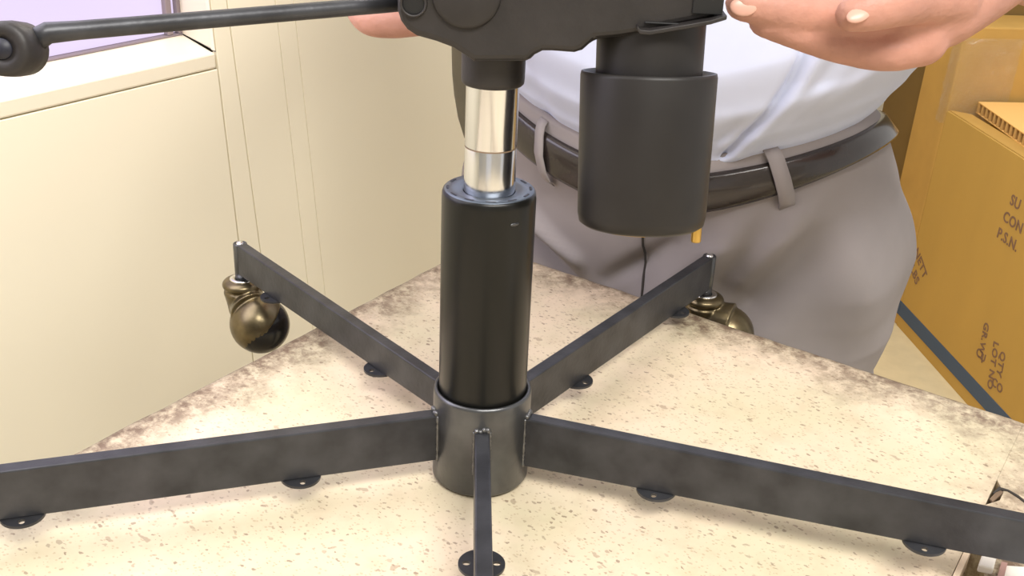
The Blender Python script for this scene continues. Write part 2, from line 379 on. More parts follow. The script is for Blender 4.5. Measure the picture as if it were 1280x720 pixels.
for i in range(5):
    a = radians(AZ[i]); leg = bpy.data.objects.new('leg', None)
    bm = bmesh.new(); rows = []
    rs = [27, 60, 100, 104.97, 150, 200, 246.98, 280, RL]
    for r in rs:
        zt, zb = ztop(i, r), zbot(i, r)
        rows.append([bm.verts.new((r*mm, w*mm, z*mm)) for w, z in ((-W, zb), (W, zb), (W, zt), (-W, zt))])
    for p, q in zip(rows, rows[1:]):
        for k in range(4): bm.faces.new((p[k], p[(k+1) % 4], q[(k+1) % 4], q[k]))
    bm.faces.new(rows[0]); bm.faces.new(rows[-1][::-1])
    leg = obj('leg', bm, M_steel, ch, bevel=.0009, seg=2)
    leg.matrix_local = Matrix.Rotation(a, 4, 'Z')
    for r in (104.97, 246.98):
        slope = (zbot(i, RL)-zbot(i, 30))/(RL-30)
        tt = bpy.data.objects.new('foot_tab', TAB); C.objects.link(tt); tt.parent = leg
        tt.matrix_local = Matrix.Translation((r*mm, 0, (zbot(i, r)-.6)*mm)) @ Matrix.Rotation(-math.atan(slope), 4, 'Y')
    # weld beads where the leg meets the hub
    bm = bmesh.new()
    for s_ in (-1, 1):
        z0_, z1_ = zbot(i, 28)*mm, ztop(i, 28)*mm
        tube(bm, [(.0274, s_*(W+.1)*mm, z0_+(z1_-z0_)*k/24) for k in range(25)], [.0010*random.uniform(.6, 1.25) for k in range(25)], 8)
    for k in range(4):
        mw = Matrix.Translation((.0280, (k-1.5)*2.0*mm, (ztop(i, 28)+.7+random.uniform(-.3, .5))*mm)) @ Matrix.Diagonal((.0017, .0016, .0017*random.uniform(.8, 1.3), 1))
        bmesh.ops.create_icosphere(bm, subdivisions=2, radius=1, matrix=mw)
    obj('weld_bead', bm, M_weld, leg, smooth=True)
    # stem socket at the tip
    zt, zb = ztop(i, RL), zbot(i, RL)
    bm = bmesh.new(); lathe(bm, [(.0034, zt*mm-.001), (.0042, zt*mm), (.0050, zt*mm), (.0054, zt*mm-.0006), (.0054, zb*mm-.004), (.0050, zb*mm-.0045), (0, zb*mm-.0045)], 24, Matrix.Translation(((RL+2.5)*mm, 0, 0)))
    obj('stem_socket', bm, M_hub, leg, smooth=True)
    bm = bmesh.new(); lathe(bm, [(0, zt*mm+.0015), (.0022, zt*mm+.0011), (.0033, zt*mm-.0004), (.0033, zt*mm-.003)], 16, Matrix.Translation(((RL+2.5)*mm, 0, 0)))
    obj('stem_tip', bm, M_shiny, leg, smooth=True)

# ball casters under the two back legs
def caster(i, swing, axw):
    a = radians(AZ[i]); r = (RL+2.5)*mm; zc = (zbot(i, RL)-4.5)*mm
    root = bpy.data.objects.new('caster', None)
    # hood: collar + neck + half shell over the ball, one mesh; local +x is the trailing direction
    bm = bmesh.new()
    lathe(bm, [(0, -.0005), (.0100, -.0005), (.0130, -.0012), (.0152, -.0028), (.0160, -.0050), (.0154, -.0070), (.0134, -.0082), (.0136, -.0092), (.0150, -.0104), (.0150, -.0122), (.0142, -.0155), (.0130, -.021), (.0118, -.030), (0, -.030)], 40)
    bc = Vector((.0200, 0, -.0325)); Rh = .0232
    ax = (Matrix.Rotation(-radians(swing), 3, 'Z') @ Vector(axw)).normalized()
    mw = Matrix.Translation(bc) @ ax.to_track_quat('Z', 'Y').to_matrix().to_4x4()
    prof = [(Rh*cos(t), Rh*sin(t)) for t in [radians(-8+98*k/14) for k in range(14)]]+[(0, Rh)]
    lathe(bm, [(0, prof[0][1])]+prof, 44, mw)
    tube(bm, [Vector((.001, 0, -.016)), Vector((.006, 0, -.021)), bc+ax*.006+Vector((0, 0, .006))], [.0128, .0150, .0175], 24)
    m1 = M_antique
    hood = obj('caster', bm, m1, ch, smooth=True); hood['label'] = 'antique brass ball caster hood'
    hood.matrix_local = Matrix.Translation((r*cos(a), r*sin(a), zc)) @ Matrix.Rotation(radians(swing), 4, 'Z')
    md = hood.modifiers.new('r', 'REMESH'); md.mode = 'VOXEL'; md.voxel_size = .0007; md.use_smooth_shade = True
    sm_ = hood.modifiers.new('s', 'SMOOTH'); sm_.iterations = 14; sm_.factor = .5
    bm = bmesh.new(); Rw = .0224
    mw = Matrix.Translation(bc+Vector((.0010, 0, -.001)))
    bmesh.ops.create_uvsphere(bm, u_segments=40, v_segments=24, radius=Rw, matrix=mw)
    obj('ball_wheel', bm, M_wheel, hood, smooth=True)
    bm = bmesh.new(); lathe(bm, [(.0052, -.0010), (.0095, -.0010), (.0100, -.0002), (.0090, .0006), (.0052, .0006)], 32, closed=True); obj('stem_washer', bm, M_shiny, hood, smooth=True)
caster(0, -40, (-.76, -.22, .62)); caster(1, -15, (.45, -.5, .7))

# gas lift
bm = bmesh.new(); lathe(bm, [(0, .010), (.0246, .010), (.0250, .011), (.0250, .1765), (.0248, .1790), (.0243, .1804), (.0236, .1808)], 96)
obj('gas_lift_cylinder', bm, M_black, ch, smooth=True)
bm = bmesh.new(); lathe(bm, [(.0238, .1806), (.0234, .1813), (.0170, .1813), (.0160, .1806), (.0148, .1806), (.0138, .1800)], 72); cap = obj('cylinder_cap', bm, M_topcap, ch, smooth=True)
bm = bmesh.new()
for k in range(12):
    a = 2*pi*k/12+.1
    for j in range(4):
        aa = a+(j-1.5)*.055; mw = Matrix.Translation((.0219*cos(aa), .0219*sin(aa), .1814)) @ Matrix.Rotation(aa, 4, 'Z') @ Matrix.Diagonal((.0008, .0012, .0003, 1))
        bmesh.ops.create_icosphere(bm, subdivisions=1, radius=1, matrix=mw)
obj('crimp_notches', bm, M_notch, cap)
P = bl(643, 284, -.024); P = Vector((P.x, -sqrt(.025**2-P.x**2), P.z))
bm = bmesh.new(); mw = Matrix.Translation(P) @ Matrix.Rotation(atan2(P.y, P.x), 4, 'Z') @ Matrix.Diagonal((.0006, .0028, .0010, 1)); bmesh.ops.create_icosphere(bm, subdivisions=2, radius=1, matrix=mw); obj('dimple', bm, M_hub, ch, smooth=True)
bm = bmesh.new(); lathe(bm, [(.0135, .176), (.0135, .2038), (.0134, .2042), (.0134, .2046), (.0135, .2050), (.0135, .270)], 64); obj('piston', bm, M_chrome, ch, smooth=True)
bm = bmesh.new(); lathe(bm, [(.01352, .2040), (.01356, .2043), (.01352, .2047)], 64); obj('piston_ring_mark', bm, M_edge, ch, smooth=True)

# tilt mechanism: cast housing with collar, pivot boss and bracket
YF = -.027
outl = [(497, -120), (496, 14), (500, 27), (508, 38), (520, 46), (545, 53), (566, 61), (580, 70), (592, 78), (661, 78), (668, 70), (678, 65), (690, 65), (718, 67), (728, 64), (737, 56), (744, 50), (775, 47), (800, 43), (835, 34), (868, 28), (893, 22), (905, 10), (905, -120)]
pts = [bl(x, y, YF) for x, y in outl]
bm = bmesh.new(); prism(bm, [(p.x, p.z) for p in pts], YF, .030, 'y')
hs = obj('tilt_housing', bm, M_cast, ch, bevel=.004, seg=3)
hs['label'] = 'black cast tilt mechanism housing'
bm = bmesh.new(); lathe(bm, [(.0136, .2375), (.0150, .2368), (.0158, .2376), (.0160, .240), (.0162, .262)], 48); obj('collar', bm, M_cast, hs, smooth=True)
p = bl(583, -8, YF)
bm = bmesh.new(); lathe(bm, [(0, .0022), (.0140, .0022), (.0158, .0016), (.0164, 0), (.0164, -.002)], 48, Matrix.Translation((p.x, YF, p.z)) @ Matrix.Rotation(pi/2, 4, 'X')); obj('pivot_boss', bm, M_cast, hs, smooth=True)
p = bl(517, 4, YF)
bm = bmesh.new(); lathe(bm, [(.0052, .0016), (.0062, .0018), (.0066, 0), (.0052, 0)], 28, Matrix.Translation((p.x, YF, p.z)) @ Matrix.Rotation(pi/2, 4, 'X'), closed=True); obj('lever_bushing', bm, M_cast, hs, smooth=True)
bm = bmesh.new(); lathe(bm, [(0, .0006), (.0050, .0006), (.0052, -.001)], 28, Matrix.Translation((p.x, YF, p.z)) @ Matrix.Rotation(pi/2, 4, 'X')); obj('lever_bore', bm, M_dark, hs)
# bent bracket lip above the tension cup
b1 = [bl(x, y, YF-.004) for x, y in ((796, 34), (800, 39), (812, 40), (830, 37), (860, 32), (888, 27), (908, 21))]
bm = bmesh.new()
rows = []
for q in b1:
    rows.append([bm.verts.new((q.x, YF-.006, q.z+.0010)), bm.verts.new((q.x, YF-.006, q.z-.0010)), bm.verts.new((q.x, .01, q.z-.0010)), bm.verts.new((q.x, .01, q.z+.0010))])
for a_, b_ in zip(rows, rows[1:]):
    for k in range(4): bm.faces.new((a_[k], a_[(k+1) % 4], b_[(k+1) % 4], b_[k]))
bm.faces.new(rows[0]); bm.faces.new(rows[-1][::-1]); obj('bracket_lip', bm, M_cast, hs, smooth=False, bevel=.0004)
q0 = bl(872, -2, YF-.001)
bm = bmesh.new(); a_ = bl(870, -30, YF-.001); b_ = bl(903, 19, YF-.001); box(bm, (a_.x, YF-.0012, b_.z), (b_.x, YF+.001, a_.z)); c_ = bl(806, 27, YF-.001); d_ = bl(872, 33, YF-.001); box(bm, (c_.x, YF-.0012, d_.z), (d_.x, YF+.001, c_.z)); obj('slot_recess', bm, M_dark, hs, bevel=.0004)
# neck and cup of the tension spring
tc0 = bl(811, 92, -.004)
tilt = Matrix.Translation((tc0.x, -.004, tc0.z)) @ Matrix.Rotation(radians(-9), 4, 'X') @ Matrix.Rotation(radians(-1.5), 4, 'Y')
bm = bmesh.new(); lathe(bm, [(.0262, -.012), (.0266, .030)], 64, tilt); obj('spring_neck', bm, M_cup, ch, smooth=True)
bm = bmesh.new(); lathe(bm, [(.0275, -.010), (.0308, -.002), (.0322, .0010), (.0334, .0008), (.0338, -.001), (.0334, -.030), (.0327, -.0700), (.0318, -.0745), (.0295, -.0762), (.012, -.0765), (0, -.0765)], 80, tilt)
cup = obj('tension_cup', bm, M_cup, ch, smooth=True); cup['label'] = 'black cup-shaped tension adjuster'
pp = tilt.inverted() @ bl(872, 268, -.022)
bm = bmesh.new(); lathe(bm, [(0, -.0830), (.0022, -.0830), (.0026, -.0822), (.0026, -.070)], 20, tilt @ Matrix.Translation((pp.x, pp.y, 0))); bp_ = obj('brass_pin', bm, M_brass, cup, smooth=True)
bm = bmesh.new(); lathe(bm, [(.0275, -.0768), (.0282, -.0760)], 60, tilt)
for v in list(bm.verts):
    w_ = tilt.inverted() @ v.co
    if not (w_.x < .002 and w_.y < 0 and w_.x > -.018): bm.verts.remove(v)
bm2 = bm
if bm2.faces: obj('brass_rim', bm2, M_brass, cup)

# lever rod to the left with its eye at the end
A = BI @ atdepth(516, 3, .535); B = BI @ atdepth(60, 41, .452)
bm = bmesh.new(); pts = [A.lerp(B, t) for t in (0, .2, .4, .6, .8, .93, 1)]; pts.append(B+(B-A).normalized()*.006+Vector((0, 0, -.003)))
tube(bm, pts, [.0040]*5+[.0041, .0046, .0050], 20); rod = obj('lever_rod', bm, M_steel, ch, smooth=True)
E0 = BI @ atdepth(17, 61, .448)
ay = (BM.to_3x3().inverted() @ (ray(17, 61)+R_*.5)).normalized()
mw = Matrix.Translation(E0) @ ay.to_track_quat('Z', 'Y').to_matrix().to_4x4()
bm = bmesh.new(); lathe(bm, [(.0045, -.010), (.0095, -.010), (.0112, -.0085), (.0116, 0), (.0112, .0085), (.0095, .010), (.0045, .010)], 32, mw, closed=True); kn = obj('lever_eye', bm, M_cast, rod, smooth=True)
bm = bmesh.new(); lathe(bm, [(0, -.0112), (.004, -.0108), (.0046, -.009), (.0046, .009)], 24, mw); obj('eye_pin', bm, M_notch, rod, smooth=True)

# ---------------------------------------------------------------- the person
pr = empty('person', Matrix.Translation(tq(.12, .17, FLOOR)))
tag(pr, 'person in white shirt, grey trousers and dark belt holding the chair mechanism', 'person')
PI_ = pr.matrix_world.inverted()
def S(s, q, z): return PI_ @ tq(s, q, z)
def G_(x, w): return exp(-(x/w)**2)
def loft(bm, zs, keys, n, disp, tiltf=None, expo=2.15, capb=False, capt=False):
    rings = []
    for z in zs:
        cs, cq, a, b = lerpkeys(keys, z); ring = []
        for k in range(n):
            th = 2*pi*k/n; c_, s_ = cos(th), sin(th)
            e = 2/expo; x = math.copysign(abs(c_)**e, c_); y = math.copysign(abs(s_)**e, s_)
            d = disp(th, z, x, y) if disp else 0
            s = cs+(a+d)*x; q = cq+(b+d)*y
            ring.append(bm.verts.new(S(s, q, z+(tiltf(s, z) if tiltf else 0))))
        rings.append(ring)
    for a_, b_ in zip(rings, rings[1:]):
        for k in range(n): bm.faces.new((a_[k], a_[(k+1) % n], b_[(k+1) % n], b_[k]))
    if capb: bm.faces.new(rings[0][::-1])
    if capt: bm.faces.new(rings[-1])
def rise(s, z):                       # the waistline climbs a little towards the hip on the right
    f = min(1, max(0, (z+.04)/.10)); u = (s-.15)/.14
    return f*(.050*min(u, 1.1)**1.45 if u > 0 else .026*min(-u, 1.7)**2)
TK = [(-.30, .10, .215, .175, .125), (-.16, .10, .21, .198, .138), (-.09, .10, .205, .211, .148), (-.04, .10, .200, .202, .155), (.03, .094, .190, .198, .157), (.075, .086, .174, .190, .153), (.105, .082, .168, .180, .146)]
def frontx(x, y): return 1 if y < 0 else 0
def tdisp(th, z, x, y):
    d = 0
    if y < .3:
        # fold lines: each runs from (x0,z0) to (x1,z1); positive ridge height
        for x0, z0, x1, z1, w, h in ((.25, -.06, .80, .10, .018, .0045), (.12, -.05, .55, .045, .014, .0035), (.45, -.08, .90, .03, .020, -.0045), (.62, .00, .97, .09, .016, .004),
                                      (.05, -.02, .35, .03, .010, -.003), (-.85, .05, -.10, -.01, .011, .0045), (-.80, .025, -.10, -.035, .010, -.0045), (-.85, .0, -.2, -.06, .012, .005), (.90, .03, .99, -.07, .02, .004)):
            vx, vz = (x1-x0)*.2, z1-z0; px_, pz_ = (x-x0)*.2, z-z0; L2 = vx*vx+vz*vz
            t = max(0, min(1, (px_*vx+pz_*vz)/L2)); dd = hypot(px_-vx*t, pz_-vz*t)
            d += 4.2*h*G_(dd, w*.7)*(1-.6*abs(t-.5)*2)*max(0, min(1, (.062-z)/.035))
    # roomy pocket bulge at the right hip
    d += .011*G_(z+.004, .03)*max(0, x)**6
    d += .036*G_(z+.022, .030)*max(0, -x)**6
    if y < 0: d -= .016*G_(x-.50, .15)*G_(z+.01, .05)
    d += .0015*noise.noise(Vector((x*4, y*4, z*18)))
    return d
bm = bmesh.new()
zs = [-.22+.325*k/96 for k in range(97)]
loft(bm, zs, TK, 360, tdisp, rise, capb=True)
# waistband turned inwards over the shirt
for sgn in (-1, 1):
    LK = [(FLOOR+.03, .12+sgn*.10, .20, .095, .105), (FLOOR+.10, .12+sgn*.10, .20, .075, .085), (-.45, .12+sgn*.103, .195, .090, .098), (-.26, .112+sgn*.100, .205, .098, .116), (-.15, .11+sgn*.100, .205, .100, .120), (-.06, .105+sgn*.095, .21, .085, .09)]
    loft(bm, [FLOOR+.03+(.75)*k/40 for k in range(41)], LK, 64, lambda th, z, x, y: .002*noise.noise(Vector((x*3, y*3, z*14))), None, 2.0, True, True)
tr = obj('trousers', bm, M_trouser, pr, smooth=True)
md = tr.modifiers.new('solid', 'SOLIDIFY'); md.thickness = .0015; md.offset = -1
# waistband strip (a band stitched above the belt), belt, loops, fly
def band(bm, keys, z0, z1, off0, off1, n=260, th=.003, zprof=None):
    rings = []
    for z, o in ((z0, off0), (z0+(z1-z0)*.12, off1+.0006), (z0+(z1-z0)*.88, off1+.0006), (z1, off0), (z1, off0-th), (z0, off0-th)):
        cs, cq, a, b = lerpkeys(keys, z); ring = []
        for k in range(n):
            t = 2*pi*k/n; e = 2/2.15; x = math.copysign(abs(cos(t))**e, cos(t)); y = math.copysign(abs(sin(t))**e, sin(t))
            d = .011*G_(z+.004, .03)*max(0, x)**6
            zm = (z0+z1)/2; zs_ = zm+(z-zm)*(1-.38*max(0, x)**3)
            s = cs+(a+o+d)*x; ring.append(bm.verts.new(S(s, cq+(b+o+d)*y, zs_+rise(s, zm))))
        rings.append(ring)
    for a_, b_ in zip(rings, rings[1:]+rings[:1]):
        for k in range(n): bm.faces.new((a_[k], a_[(k+1) % n], b_[(k+1) % n], b_[k]))
bm = bmesh.new(); band(bm, TK, .056, .108, .0015, .0022); obj('waistband', bm, M_trouser, pr, smooth=True)
bm = bmesh.new(); band(bm, TK, .058, .093, .0045, .0062, th=.004); o = obj('belt', bm, M_belt, pr, smooth=True); o['label'] = 'dark brown leather belt'
def surf(u, z, off):                  # point on the front of the waist, u = s offset from centre in [-1,1]
    cs, cq, a, b = lerpkeys(TK, z); c_ = abs(u)**(2.15/2); th = math.acos(max(-1, min(1, math.copysign(c_, u)))); y = -abs(sin(th))**(2/2.15)
    d = .011*G_(z+.004, .03)*max(0, u)**6
    s = cs+(a+off+d)*u; return S(s, cq+(b+off+d)*y, z+rise(s, z))
def find_u(px, z0):                   # which u on the waist lies under this picture column (only used to set the loops)
    best = None
    for k in range(-95, 96):
        P_ = pr.matrix_world @ surf(k/100, z0, 0); v = P_-CAM; x = 640+F_PX*v.dot(R_)/v.dot(D_)
        if best is None or abs(x-px) < best[0]: best = (abs(x-px), k/100)
    return best[1]
for px in (682, 972):
    u = find_u(px, .075); bm = bmesh.new(); rows = []
    for z, o in ((.103, .0035), (.099, .0075), (.092, .0095), (.075, .0100), (.060, .0095), (.053, .0070), (.049, .0030)):
        l_ = surf(u-.022, z, o); r_ = surf(u+.022, z, o); l2 = surf(u-.022, z, o-.0015); r2 = surf(u+.022, z, o-.0015)
        rows.append([bm.verts.new(v) for v in (l_, r_, r2, l2)])
    for a_, b_ in zip(rows, rows[1:]):
        for k in range(4): bm.faces.new((a_[k], a_[(k+1) % 4], b_[(k+1) % 4], b_[k]))
    bm.faces.new(rows[0]); bm.faces.new(rows[-1][::-1]); obj('belt_loop', bm, M_trouser, pr, smooth=True)
uf = find_u(803, .0)
bm = bmesh.new()
def tsurf(u, z, off):
    cs, cq, a, b = lerpkeys(TK, z); c_ = abs(u)**(2.15/2); th = math.acos(max(-1, min(1, math.copysign(c_, u)))); y = -abs(sin(th))**(2/2.15)
    d = tdisp(0, z, u, y); s = cs+(a+off+d)*u; return S(s, cq+(b+off+d)*y, z+rise(s, z))
uf0 = find_u(803, .04)
pts = [tsurf(uf0+(uf-uf0)*(.04-z)/.04, z, .0010) for z in (.055, .045, .035, .025, .015, .005, -.005, -.015, -.025, -.035, -.045, -.07)]
tube(bm, pts, .0010, 8); obj('fly_seam', bm, M_seam, pr, smooth=True)
# added dark shape standing in for the shaded side of the shirt
bm = bmesh.new(); Pq = tq(-.118, .14, .115); mwp = PI_ @ TABLE_M @ Matrix.Translation((-.110, .128, .118)) @ Matrix.Rotation(radians(-20), 4, 'Z')
rows = []
for z, w, c in ((.075, .012, .0), (.068, .026, .0), (.045, .033, -.002), (.010, .035, -.003), (-.020, .034, -.001), (-.040, .031, .001), (-.060, .026, .005), (-.076, .017, .011), (-.086, .006, .016)):
    rows.append([bm.verts.new(mwp @ Vector((c+w*cos(2*pi*k/20), .010+.016*sin(2*pi*k/20), z))) for k in range(20)])
for a_, b_ in zip(rows, rows[1:]):
    for k in range(20): bm.faces.new((a_[k], a_[(k+1) % 20], b_[(k+1) % 20], b_[k]))
bm.faces.new(rows[0]); bm.faces.new(rows[-1][::-1]); obj('shaded_shirt_side', bm, M_shirtshade, pr, smooth=True)['label'] = 'dark olive shape standing in for the shaded side of the shirt'

# shirt
SK = [(.080, .082, .166, .168, .134), (.104, .086, .164, .190, .142), (.118, .090, .160, .200, .149), (.142, .097, .157, .217, .161), (.175, .102, .156, .228, .170), (.260, .108, .16, .232, .172), (.36, .115, .18, .225, .155),
      (.46, .118, .20, .215, .135), (.54, .12, .21, .195, .115), (.585, .12, .215, .15, .09), (.61, .12, .215, .085, .075), (.625, .12, .215, .068, .068)]
def sdisp(th, z, x, y):
    d = 0
    if y < .3:
        for path, w, h in (([(.665, .24), (.67, .19), (.66, .155), (.63, .128), (.59, .106)], .0038, -.0062), ([(.70, .24), (.71, .19), (.70, .155), (.67, .128), (.63, .106)], .009, .0040),
                           ([(.55, .130), (.50, .106)], .0055, -.0024), ([(.86, .22), (.80, .16), (.72, .12)], .010, .0030), ([(.82, .21), (.76, .15)], .008, -.0024),
                           ([(.95, .20), (.90, .16), (.82, .13)], .010, .0035), ([(.28, .24), (.20, .17)], .02, .0020), ([(-.3, .16), (-.2, .11)], .01, -.002)):
            best = 9
            for (x0, z0), (x1, z1) in zip(path, path[1:]):
                vx, vz = (x1-x0)*.2, z1-z0; a_, b_ = (x-x0)*.2, z-z0; t = max(0, min(1, (a_*vx+b_*vz)/(vx*vx+vz*vz)))
                best = min(best, hypot(a_-vx*t, b_-vz*t))
            d += 1.7*h*G_(best, w*.85)
    return d+.0012*noise.noise(Vector((x*5, y*5, z*16)))
bm = bmesh.new(); zs = [.080+.18*k/80 for k in range(80)]+[.26+.365*k/50 for k in range(51)]
loft(bm, zs, SK, 420, sdisp, rise, 2.1)
sh = obj('shirt', bm, M_shirt, pr, smooth=True); sh['label'] = 'white button shirt'
# joints of the arms
def L_(v): return PI_ @ v
shR = S(.31, .21, .535); shL = S(-.07, .21, .535)          # picture right / picture left shoulders
wrR = L_(atdepth(1268, -62, .60)); elR = S(.44, .13, .27)
wrL = L_(atdepth(450, -75, .66)); elL = S(-.20, .15, .30)
for s_, e_ in ((shR, elR), (shL, elL)):
    bm = bmesh.new(); d_ = (e_-s_)
    tube(bm, [s_-d_*.12, s_, s_+d_*.3, s_+d_*.6, s_+d_*.86, s_+d_*.88], [.05, .068, .066, .062, .064, .060], 32); obj('sleeve', bm, M_shirt, sh, smooth=True)

# body: one skinned figure (joints as vertices, radii per vertex)
CH = []
def chain(pts, start=None):
    pts = [(Vector(p_), r_[0] if hasattr(r_, '__len__') else r_) for p_, r_ in pts]
    CH.append(([start] if start else [])+pts); return pts
body = chain([(S(.12, .19, -.02), .12), (S(.12, .19, .12), .115), (S(.12, .20, .28), .115), (S(.12, .21, .44), .105), (S(.12, .215, .54), .085), (S(.12, .215, .61), .055), (S(.12, .205, .66), .052), (S(.115, .185, .715), .072), (S(.112, .175, .77), .086), (S(.112, .18, .82), .072)])
for s_, e_, w_ in ((shR, elR, wrR), (shL, elL, wrL)):
    chain([(s_, .052), (s_.lerp(e_, .5), .046), (e_, .038), (e_.lerp(w_, .35), .037), (e_.lerp(w_, .75), .029), (w_, (.026, .026))], body[4])
for sg in (-1, 1):
    chain([(S(.12+sg*.095, .19, -.10), .085), (S(.12+sg*.10, .19, -.40), .055), (S(.12+sg*.10, .20, -.76), .038), (S(.12+sg*.10, .15, -.80), .036), (S(.12+sg*.10, .06, -.815), .028)], body[0])
def smoothchain(ps, n=5):
    out = []; m = len(ps)
    for k in range(m-1):
        p0, p1, p2, p3 = ps[max(k-1, 0)], ps[k], ps[k+1], ps[min(k+2, m-1)]
        for j in range(n):
            t = j/n; c = [(-.5*t+t*t-.5*t**3), (1-2.5*t*t+1.5*t**3), (.5*t+2*t*t-1.5*t**3), (-.5*t*t+.5*t**3)]
            out.append((p0[0]*c[0]+p1[0]*c[1]+p2[0]*c[2]+p3[0]*c[3], p1[1]+(p2[1]-p1[1])*t))
    return out+[ps[-1]]
# hands: palms and five separate fingers, given as picture-side positions with their own distances from the lens
def hp(x, y, d): return L_(atdepth(x, y, d))
HR = dict(
 palm=[(1268, -62, .600, .026), (1216, -22, .585, .0245), (1172, 10, .575, .0225), (1128, 32, .572, .018)],
 palm2=[(1212, -16, .585, .022), (1160, -8, .570, .019), (1118, -4, .566, .014)],
 little=[(1150, 48, .572, .0155), (1112, 63, .570, .0112), (1062, 59, .570, .0098), (1018, 48, .566, .0090), (955, 27, .556, .0080)],
 ring=[(1140, 26, .572, .0150), (1080, 24, .566, .0112), (1030, 18, .560, .0104), (975, 12, .552, .0098), (928, 4, .546, .0090)],
 middle=[(1150, 6, .588, .0150), (1080, 2, .585, .0115), (1010, -10, .582, .0105), (950, -16, .575, .0098), (932, -22, .568, .009)],
 index=[(1160, -16, .600, .0150), (1090, -26, .600, .0112), (1010, -38, .595, .0102), (945, -42, .588, .0095), (930, -44, .580, .0088)],
 thumb=[(1185, -8, .562, .0180), (1148, -4, .548, .0140), (1112, 4, .538, .0125), (1085, 12, .534, .0112), (1066, 18, .533, .0090)])
HL = dict(
 palm=[(450, -75, .66, .026), (470, -55, .65, .024), (500, -40, .64, .020)],
 little=[(490, -30, .64, .014), (455, 0, .626, .0105), (462, 22, .616, .0100), (490, 27, .610, .0096), (525, 26, .606, .0085)],
 ring=[(500, -40, .64, .014), (470, -24, .612, .011), (500, -14, .602, .0100), (540, -10, .598, .009)],
 middle=[(510, -50, .64, .014), (480, -50, .60, .011), (520, -45, .59, .0100), (560, -42, .585, .009)],
 index=[(520, -60, .64, .014), (490, -78, .59, .011), (530, -75, .58, .010), (575, -72, .578, .009)],
 thumb=[(480, -60, .64, .016), (520, -70, .67, .013), (560, -60, .68, .0115), (590, -50, .68, .009)])
for H in (HR, HL):
    for k, ps in H.items():
        chain([(hp(x, y, d), r) for x, y, d, r in ps])
bm = bmesh.new(); bi = 0
for ps in CH:
    sc = smoothchain(ps); tube(bm, [p for p, r in sc], [r for p, r in sc], 20)
    for p, r in (sc[0], sc[-1]): bmesh.ops.create_icosphere(bm, subdivisions=3, radius=r*.985, matrix=Matrix.Translation(p))
bd = obj('body', bm, M_skin, pr, smooth=True)
md = bd.modifiers.new('r', 'REMESH'); md.mode = 'VOXEL'; md.voxel_size = .0022; md.use_smooth_shade = True
md = bd.modifiers.new('s', 'SMOOTH'); md.iterations = 2; md.factor = .5
def islands(me):
    bm = bmesh.new(); bm.from_mesh(me); seen = set(); out = []
    for v in bm.verts:
        if v in seen: continue
        st = [v]; seen.add(v); isl = []
        while st:
            a = st.pop(); isl.append(a)
            for e in a.link_edges:
                b = e.other_vert(a)
                if b not in seen: seen.add(b); st.append(b)
        out.append(isl)
    out.sort(key=len, reverse=True); sz = [(len(i), tuple(round(x, 2) for x in i[0].co)) for i in out[:12]]
    bmesh.ops.delete(bm, geom=[v for i in out for v in i if len(i) < KEEP], context='VERTS'); bm.to_mesh(me); bm.free(); return len(out), sz
KEEP = 3000
dg = bpy.context.evaluated_depsgraph_get(); me_ = bpy.data.meshes.new_from_object(bd.evaluated_get(dg))
bd.modifiers.clear(); bd.data = me_; me_.name = 'body'
islands(me_)
def nail(P_, out, along, w, l):
    P_ = hp(*P_); out = (PI_.to_3x3() @ out).normalized(); along = (PI_.to_3x3() @ along); along = (along-out*along.dot(out)).normalized()
    side = out.cross(along); m = Matrix((along, side, out)).transposed().to_4x4(); m.translation = P_
    bm = bmesh.new(); bmesh.ops.create_uvsphere(bm, u_segments=20, v_segments=12, radius=1, matrix=m @ Matrix.Translation((0, 0, -.0012)) @ Matrix.Diagonal((l, w, .0016, 1))); obj('fingernail', bm, M_nail, pr, smooth=True)
nail((1074, 17, .5238), -D_+U_*.3, R_+U_*.5, .0040, .0066)
nail((930, 8, .5385), -D_-U_*.1, -R_, .0048, .0070)
# head: simple features on the skinned skull
HC = tq(.112, .17, .765)
face = (-N_).normalized()
for sg in (-1, 1):
    bm = bmesh.new(); bmesh.ops.create_uvsphere(bm, u_segments=16, v_segments=10, radius=.011, matrix=Matrix.Translation(L_(HC+T_*sg*.030+face*.076+Vector((0, 0, .008))))); obj('eye', bm, M_white, pr, smooth=True)
    bm = bmesh.new(); bmesh.ops.create_uvsphere(bm, u_segments=16, v_segments=10, radius=1, matrix=Matrix.Translation(L_(HC+T_*sg*.086+Vector((0, 0, 0)))) @ Matrix.Diagonal((.010, .016, .03, 1))); obj('ear', bm, M_skin, pr, smooth=True)
bm = bmesh.new(); tube(bm, [L_(HC+face*.082+Vector((0, 0, .01))), L_(HC+face*.094+Vector((0, 0, -.01))), L_(HC+face*.100+Vector((0, 0, -.024))), L_(HC+face*.080+Vector((0, 0, -.032)))], [.007, .009, .012, .010], 12); obj('nose', bm, M_skin, pr, smooth=True)
bm = bmesh.new(); tube(bm, [L_(HC+face*.074+T_*x_*.022+Vector((0, 0, -.056-abs(x_)*.002))) for x_ in (-1, -.5, 0, .5, 1)], [.002, .005, .006, .005, .002], 10); obj('mouth', bm, mat('lips', srgb(170, 100, 90), .5), pr, smooth=True)
bm = bmesh.new(); bmesh.ops.create_uvsphere(bm, u_segments=28, v_segments=16, radius=.094, matrix=Matrix.Translation(L_(HC-face*.014+Vector((0, 0, .028)))))
for v in [v for v in bm.verts if (pr.matrix_world @ v.co-HC).dot(face) > .035 and (pr.matrix_world @ v.co).z < HC.z+.085 or (pr.matrix_world @ v.co).z < HC.z-.03]: bm.verts.remove(v)
obj('hair', bm, M_hair, pr, smooth=True)
